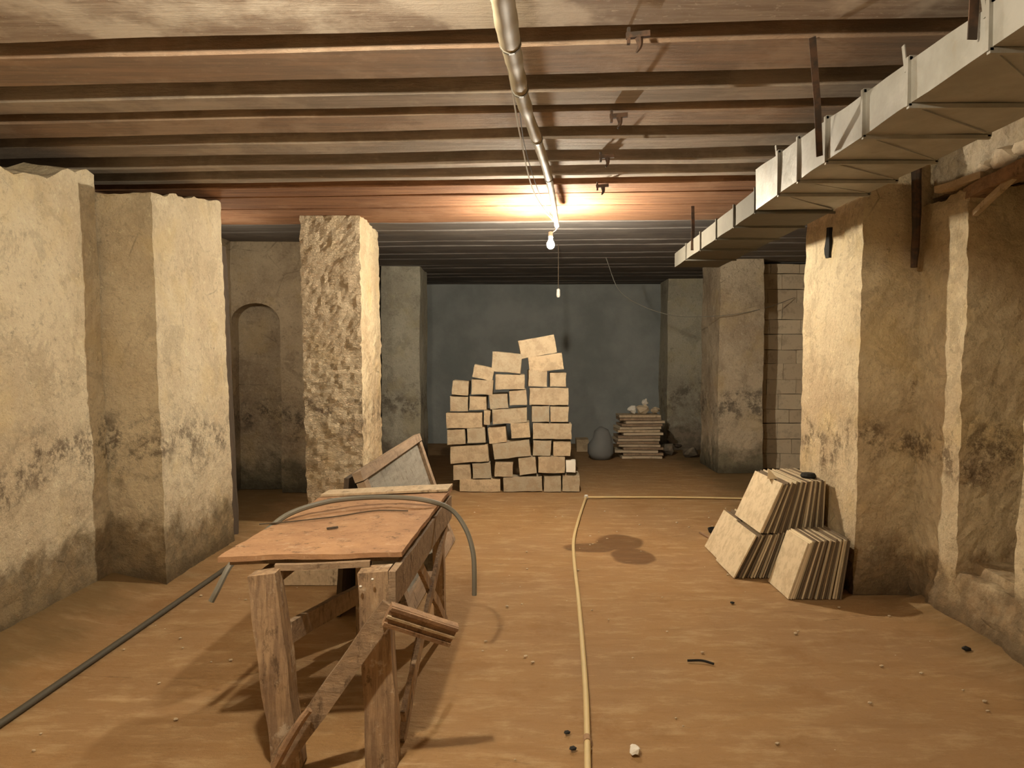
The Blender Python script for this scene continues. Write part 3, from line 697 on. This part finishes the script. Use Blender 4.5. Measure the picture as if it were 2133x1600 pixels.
T = [
 # bottom course
 (300, 1362, 655, 1472, 0, SD, 'long block at the left end of the bottom course of the stone pile'),
 (668, 1335, 1004, 1466, -1, SD, 'long damp-stained block in the middle of the bottom course of the stone pile'),
 (1010, 1322, 1155, 1456, 0, LD, 'brownish block end next to last at right in the bottom course of the stone pile'),
 (1165, 1312, 1312, 1452, 0, LD, 'orange-tinged block end at the right end of the bottom course of the stone pile'),
 # 2
 (255, 1232, 405, 1364, -1, LD, 'square block end at the left edge of the second course of the stone pile'),
 (413, 1215, 575, 1350, -3, LD, 'square block end second from left in the second course of the stone pile'),
 (600, 1208, 757, 1335, 2, LD, 'square block end left of the wide gap in the second course of the stone pile'),
 (798, 1165, 955, 1320, -6, LD, 'tilted block end right of the wide gap in the second course of the stone pile'),
 (962, 1165, 1190, 1305, 0, SD, 'long darkly streaked block in the second course under the right stack'),
 # 3
 (222, 1068, 556, 1222, -3, SD, 'long block spanning the left stack in its third course'),
 (578, 1030, 908, 1185, -6, SD, 'long block sloping up to the right in the third course of the middle stack'),
 (918, 1028, 1076, 1160, 2, LD, 'rounded block end on the left of the third course of the right stack'),
 (1088, 1036, 1238, 1165, 0, LD, 'block end on the right of the third course of the right stack'),
 # 4
 (200, 936, 358, 1070, -2, LD, 'block end at the left edge of the fourth course of the stone pile'),
 (364, 920, 530, 1056, -4, LD, 'block end on the right of the fourth course of the left stack'),
 (545, 918, 704, 1056, -5, LD, 'leaning block end on the left of the fourth course of the middle stack'),
 (733, 878, 900, 1015, -4, LD, 'block end on the right of the fourth course of the middle stack'),
 (914, 886, 1250, 1022, 0, SD, 'long brown block of the fourth course of the right stack'),
 # 5
 (192, 796, 506, 932, -1, SD, 'long block of the fifth course of the left stack, sticking out leftmost'),
 (510, 778, 566, 900, 3, LD, 'narrow grey block wedged between left and middle stacks'),
 (575, 756, 878, 896, -4, SD, 'long block of the fifth course of the middle stack'),
 (908, 742, 1058, 876, 0, LD, 'round-cornered block end in the fifth course of the right stack'),
 (1064, 744, 1218, 880, 0, LD, 'split block end in the fifth course of the right stack, at the pile edge'),
 # 6
 (226, 662, 382, 792, 0, LD, 'orange block end at the left edge of the sixth course'),
 (392, 662, 538, 778, 0, LD, 'block end on the right of the sixth course of the left stack'),
 (556, 640, 716, 770, -2, LD, 'block end on the left of the sixth course of the middle stack'),
 (720, 608, 872, 742, -5, LD, 'chipped block end on the right of the sixth course of the middle stack'),
 (886, 590, 1220, 738, 0, SD, 'long pale block of the sixth course of the right stack'),
 # 7
 (244, 530, 386, 656, 4, LD, 'broken block topping the left edge of the stone pile'),
 (405, 520, 590, 655, 3, SD, 'block at the top of the left stack beneath the small slanting block'),
 (604, 478, 856, 608, 0, SD, 'pale long block of the seventh course of the middle stack'),
 (880, 440, 1040, 586, 0, LD, 'block end on the left of the seventh course of the right stack'),
 (1062, 462, 1198, 586, 0, LD, 'narrow block end on the right of the seventh course of the right stack'),
 # loose top
 (412, 400, 600, 528, 12, SD, 'small slanting block lying on top of the left stack'),
 (570, 290, 832, 472, 5, SD, 'chunky tilted block on top of the middle stack'),
 (878, 308, 1178, 462, -7, SD, 'long tilted block just under the topmost one'),
 (796, 158, 1122, 340, -10, SD, 'topmost block of the stone pile, tilted and overhanging left'),
]
for i, t in enumerate(T): stone(*t, seed=i * 1.7)
stone(1194, 1196, 1276, 1300, 0, .10, 'small whitish stone set into the right end of the second course', 'stone_white', 77)
# lone block right of the pile
q = F(1214, 941); bm = hexa(bmesh.new(), corners(q.x - .10, q.x + .10, q.y, q.y + .3, 0, .20), (4, 4, 4), .014, 5)
thing('limestone_block', bm, 'stone', 'single block standing on the floor right of the stone pile', 'stone block')

# ------------------------------------------------------------------ slab stacks
def slab_thing(x, y0, z0, lean, th, hgt, dep, mat, label, group, seed):
    bm = bmesh.new(); jx = random.uniform(-.008, .008)
    hexa(bm, corners(0, th, jx, dep + jx, 0, hgt), (1, 3, 3), .0015, 6, 0, None, seed, False)
    rm = Matrix.Rotation(R(lean), 4, 'Y')
    bmesh.ops.transform(bm, matrix=Matrix.Translation((x, y0, z0)) @ rm, verts=bm.verts)
    mz = min(v.co.z for v in bm.verts); bmesh.ops.translate(bm, vec=(0, 0, z0 - mz), verts=bm.verts)
    return thing('stone_slab', bm, mat, label, 'slab', group)
def stack(n, xb, lean, y0, z0, th, hgt, dep, group, labf, pale=(), grp=True):
    for i in range(n):
        t = i / (n - 1); x = xb[0] + (xb[1] - xb[0]) * t; a = lean[0] + (lean[1] - lean[0]) * t
        h = hgt + random.uniform(-.012, .006)
        mat = 'slab_face' if i == 0 else 'slab_pale' if i in pale else ('slab', 'slab_dark', 'slab_dark')[i % 3]
        slab_thing(x, y0, z0, a, th if i not in pale else th * 1.15, h, dep, mat, labf(i, n), group, i)
xw = 2.17
stack(30, (P(1527, 1205, 5.02).x, 2.10), (27, 5), 5.02, 0, .0105, .335, .45, 'slabs in the lower tier of the back stack',
      lambda i, n: 'cream face slab at the aisle side of the lower tier of the back stack' if i == 0 else 'pale-edged slab, left one of two bright edges in the lower tier' if i == 7 else 'pale-edged slab, right one of two bright edges in the lower tier' if i == 10 else 'thin brown slab edge-on within the lower tier of the tall back stack', (7, 10))
stack(28, (P(1582, 1112, 5.02).x, 2.125), (24, 2), 5.02, 0.318, .0105, .375, .58, 'slabs in the upper tier of the back stack',
      lambda i, n: 'wide cream face slab at the aisle side of the upper tier of the back stack' if i == 0 else 'white-edged slab directly behind the cream face slab of the upper tier' if i == 1 else 'bright-edged slab towards the pillar in the upper tier of the back stack' if i == 19 else 'thin brown slab edge-on within the upper tier of the tall back stack', (1, 19))
stack(24, (P(1641, 1246, 4.58).x, 2.06), (19, 8), 4.58, 0, .0095, .39, .36, 'slabs in the low front stack',
      lambda i, n: 'pale cream face slab at the aisle side of the low front stack' if i == 0 else 'first of the thin pale edges in the low front stack' if i == 1 else 'second of the thin pale edges in the low front stack' if i == 2 else 'broad bright-edged slab in the low front stack' if i == 6 else 'pale-edged slab near the pillar end of the low front stack' if i == 20 else 'thin dark brown slab edge-on within the low front stack', (1, 2, 6, 20))
stack(16, (P(1489, 1160, 5.55).x, 2.10), (27, 6), 5.50, 0, .0145, .34, .36, 'slabs hidden behind the back stack',
      lambda i, n: 'cream slab peeking out left behind the tall back stack' if i == 0 else 'second slab peeking out left behind the tall back stack' if i == 1 else 'slab in the row concealed behind the tall back stack', ())
# bits on top of the back stack
q = P(1606, 985, 5.35); bm = bmesh.new()
v = [bm.verts.new(p) for p in ((1.80, 5.2, .672), (1.88, 5.2, .672), (1.83, 5.28, .672), (1.815, 5.22, .745))]
for f in ((0, 1, 2), (0, 1, 3), (1, 2, 3), (2, 0, 3)): bm.faces.new([v[k] for k in f])
thing('slab_shard', bm, 'slab_pale', 'pointed slab shard standing on top of the back stack', 'shard')
q = Vector((2.07, 5.2, .70)); bm = lathe(bmesh.new(), [(.05, 0), (.055, .012), (.045, .03), (.02, .034)], (2.08, 5.16, .692), 12)
thing('small_lid', bm, 'black', 'small black lid on top of the back stack beside the pillar', 'lid')
# black dish and stick on the floor left of stacks
q = F(1484, 1117); dsh = lathe(bmesh.new(), [(.05, 0), (.075, .02), (.085, .05), (.075, .05), (.045, .012)], (q.x + .06, q.y + .06, 0), 16)
thing('black_dish', dsh, 'black', 'black dish on the floor left of the slab stacks', 'dish')
a, b = F(1458, 1109, .006), F(1492, 1128, .006); bm = bar(bmesh.new(), a, b, .018, .010)
thing('wood_stick', bm, 'lath', 'short brown stick beside the black dish left of the slabs', 'stick')

# ------------------------------------------------------------------ hoses on the floor
hp = [F(1224, 1700, .014), F(1224, 1600, .014), F(1221, 1460, .014), F(1213, 1340, .014), F(1204, 1240, .014), F(1196, 1170, .014), F(1195, 1125, .014), F(1203, 1090, .014), F(1213, 1058, .014), F(1221, 1036, .014)]
ho = empty('floor_hose', tuple(F(1210, 1300)), 'cream hose running up the middle of the floor and turning right', 'hose')
link('hose', tube(bmesh.new(), hp, .0135, 8), 'hose', ho, smooth=True)
e = hp[-1]; link('branch', tube(bmesh.new(), [e, F(1400, 1036, .012), F(1560, 1039, .012), F(1640, 1041, .012)], .010, 8), 'hose', ho, smooth=True)
link('elbow', lathe(bmesh.new(), [(.016, -.014), (.022, -.01), (.022, .02), (.015, .028)], e, 10), 'socket', ho)
k = F(1223, 1541, .014); link('coupling', tube(bmesh.new(), [k + Vector((0, -.02, 0)), k + Vector((0, .02, 0))], .0165, 10, False), 'lath', ho)
hp = [F(-120, 1585, .018), F(0, 1508, .016), F(160, 1398, .016), F(300, 1302, .016), F(420, 1219, .016), F(470, 1184, .016), F(520, 1148, .016), F(600, 1092, .016)]
thing('floor_pipe', tube(bmesh.new(), hp, .016, 8), 'hose_dark', 'straight dark pipe on the floor along the left wall', 'pipe', smooth=True)

# ------------------------------------------------------------------ far junk: lumber, sack, rubble
x0, x1 = P(1288, 900, 11.2).x, P(1372, 900, 11.2).x
z = 0.0
for i in range(15):
    h = .042; bm = bmesh.new(); o = random.uniform(-.07, .07); a = random.uniform(-.04, .04)
    bar(bm, (x0 + o, 11.2 + a, z + h / 2), (x1 + o * .6, 11.2 - a, z + h / 2 + random.uniform(0, .004)), .42, h - .006, None, 3, .004, i)
    ordn = ['bottom', 'second', 'third', 'fourth', 'fifth', 'sixth', 'seventh', 'eighth', 'ninth', 'tenth', 'eleventh', 'twelfth', 'thirteenth', 'fourteenth', 'topmost'][i]
    thing('lumber_plank', bm, 'pale_board' if i in (14, 9) else 'bench_under' if i % 2 else 'masonry', ordn + ' plank of the dim lumber pile at the far end', 'plank', 'planks in the far lumber pile'); z += h + .003
for i, (px, s, m, lb) in enumerate(((1316, .07, 'paper', 'pale scrap on the left of the far lumber pile'), (1338, .10, 'masonry', 'lump of rubble in the middle on the far lumber pile'), (1343, .06, 'paper', 'whitish crumpled scrap highest on the far lumber pile'), (1366, .07, 'masonry', 'stone at the right end on the far lumber pile'))):
    q = P(px, 800, 11.2); zz = z + (.14 if i == 2 else 0)
    bm = bmesh.new(); bmesh.ops.create_icosphere(bm, subdivisions=2, radius=s)
    for v in bm.verts: v.co = Vector((q.x + v.co.x, 11.2 + v.co.y, zz + s * .55 + v.co.z * .75)) + nv(v.co, 14, .05, i)
    mz = min(v.co.z for v in bm.verts); bmesh.ops.translate(bm, vec=(0, 0, zz - mz), verts=bm.verts)
    thing('rubble_lump', bm, m, lb, 'rubble')
q = P(1252, 930, 11.0); bm = lathe(bmesh.new(), [(.15, 0), (.20, .08), (.19, .2), (.15, .33), (.10, .43), (.03, .47)], (q.x, 11.0, 0), 14)
for v in bm.verts: v.co += nv(v.co, 5, .05) * (1 if v.co.z > .01 else 0)
thing('grey_sack', bm, 'bag', 'upright grey sack between the stone pile and the far lumber', 'sack', smooth=True)
for i, (px, py, s) in enumerate(((1385, 948, .13), (1410, 936, .09), (1436, 952, .12), (1398, 930, .10), (1445, 930, .12))):
    q = F(px, py); bm = bmesh.new(); bmesh.ops.create_icosphere(bm, subdivisions=2, radius=s)
    for v in bm.verts: v.co = Vector((q.x + v.co.x * 1.2, q.y + v.co.y, s * .45 + v.co.z * .6)) + nv(v.co, 7, .08, i)
    mz = min(v.co.z for v in bm.verts); bmesh.ops.translate(bm, vec=(0, 0, -mz), verts=bm.verts)
    thing('rubble_lump', bm, 'dark_wood' if i % 2 else 'plaster_far', ['leftmost dark rubble lump at the foot of the far right pillar', 'rubble lump second from left by the far right pillar', 'biggest rubble lump before the far right pillar', 'rubble lump hindmost by the lumber pile', 'rubble lump nearest the stained brown pillar'][i], 'rubble', 'rubble at the far right')
# ------------------------------------------------------------------ crumbs on the floor
q = F(1322, 1570, .0); bm = bmesh.new(); bmesh.ops.create_icosphere(bm, subdivisions=2, radius=.02)
for v in bm.verts: v.co = Vector((v.co.x * 1.1, v.co.y * 1.4, v.co.z * .6)) + nv(v.co, 40, .014)
bmesh.ops.translate(bm, vec=q - Vector((0, 0, min(v.co.z for v in bm.verts))), verts=bm.verts)
thing('paper_scrap', bm, 'paper', 'crumpled white scrap on the floor right of the hose', 'paper scrap')
a, b, c_ = F(1432, 1376, .006), F(1462, 1376, .008), F(1487, 1383, .005)
thing('twig', tube(bmesh.new(), [a, b, c_], .006, 6), 'black', 'thin dark twig on the open floor right of the hose', 'twig')
for px, py, s, lb in ((1525, 1258, .013, 'small dark pebble in front of the slab stacks'), (2012, 1356, .02, 'dark pebble near the foot of the right wall'), (1181, 1529, .012, 'dark pebble just left of the hose'), (1193, 1563, .013, 'dark pebble left of the hose near the bottom edge'), (2118, 1372, .028, 'dark stone against the foot of the right wall')):
    q = F(px, py); bm = bmesh.new(); bmesh.ops.create_icosphere(bm, subdivisions=1, radius=s)
    for v in bm.verts: v.co = Vector((v.co.x * 1.3, v.co.y, v.co.z * .6)) + nv(v.co, 60, .006)
    bmesh.ops.translate(bm, vec=q - Vector((0, 0, min(v.co.z for v in bm.verts))), verts=bm.verts)
    thing('pebble', bm, 'black', lb, 'pebble', 'pebbles on the floor')

bm = bmesh.new()
for i in range(170):
    x = random.uniform(-2.2, 2.3); y = random.uniform(2.6, 7.5); rr = random.uniform(.003, .009)
    if -1.35 < x < -.3 and y < 6.4: continue
    g_ = bmesh.ops.create_icosphere(bm, subdivisions=1, radius=rr)
    for v in g_['verts']: v.co = Vector((x + v.co.x * 1.4, y + v.co.y, .001 + rr * .4 + v.co.z * .7)) + nv(v.co + Vector((i, 0, 0)), 80, .003)
thing('floor_crumbs', bm, 'masonry', 'loose crumbs of plaster and grit strewn over the earth floor', 'grit', kind='stuff', origin=(0, 4, 0))
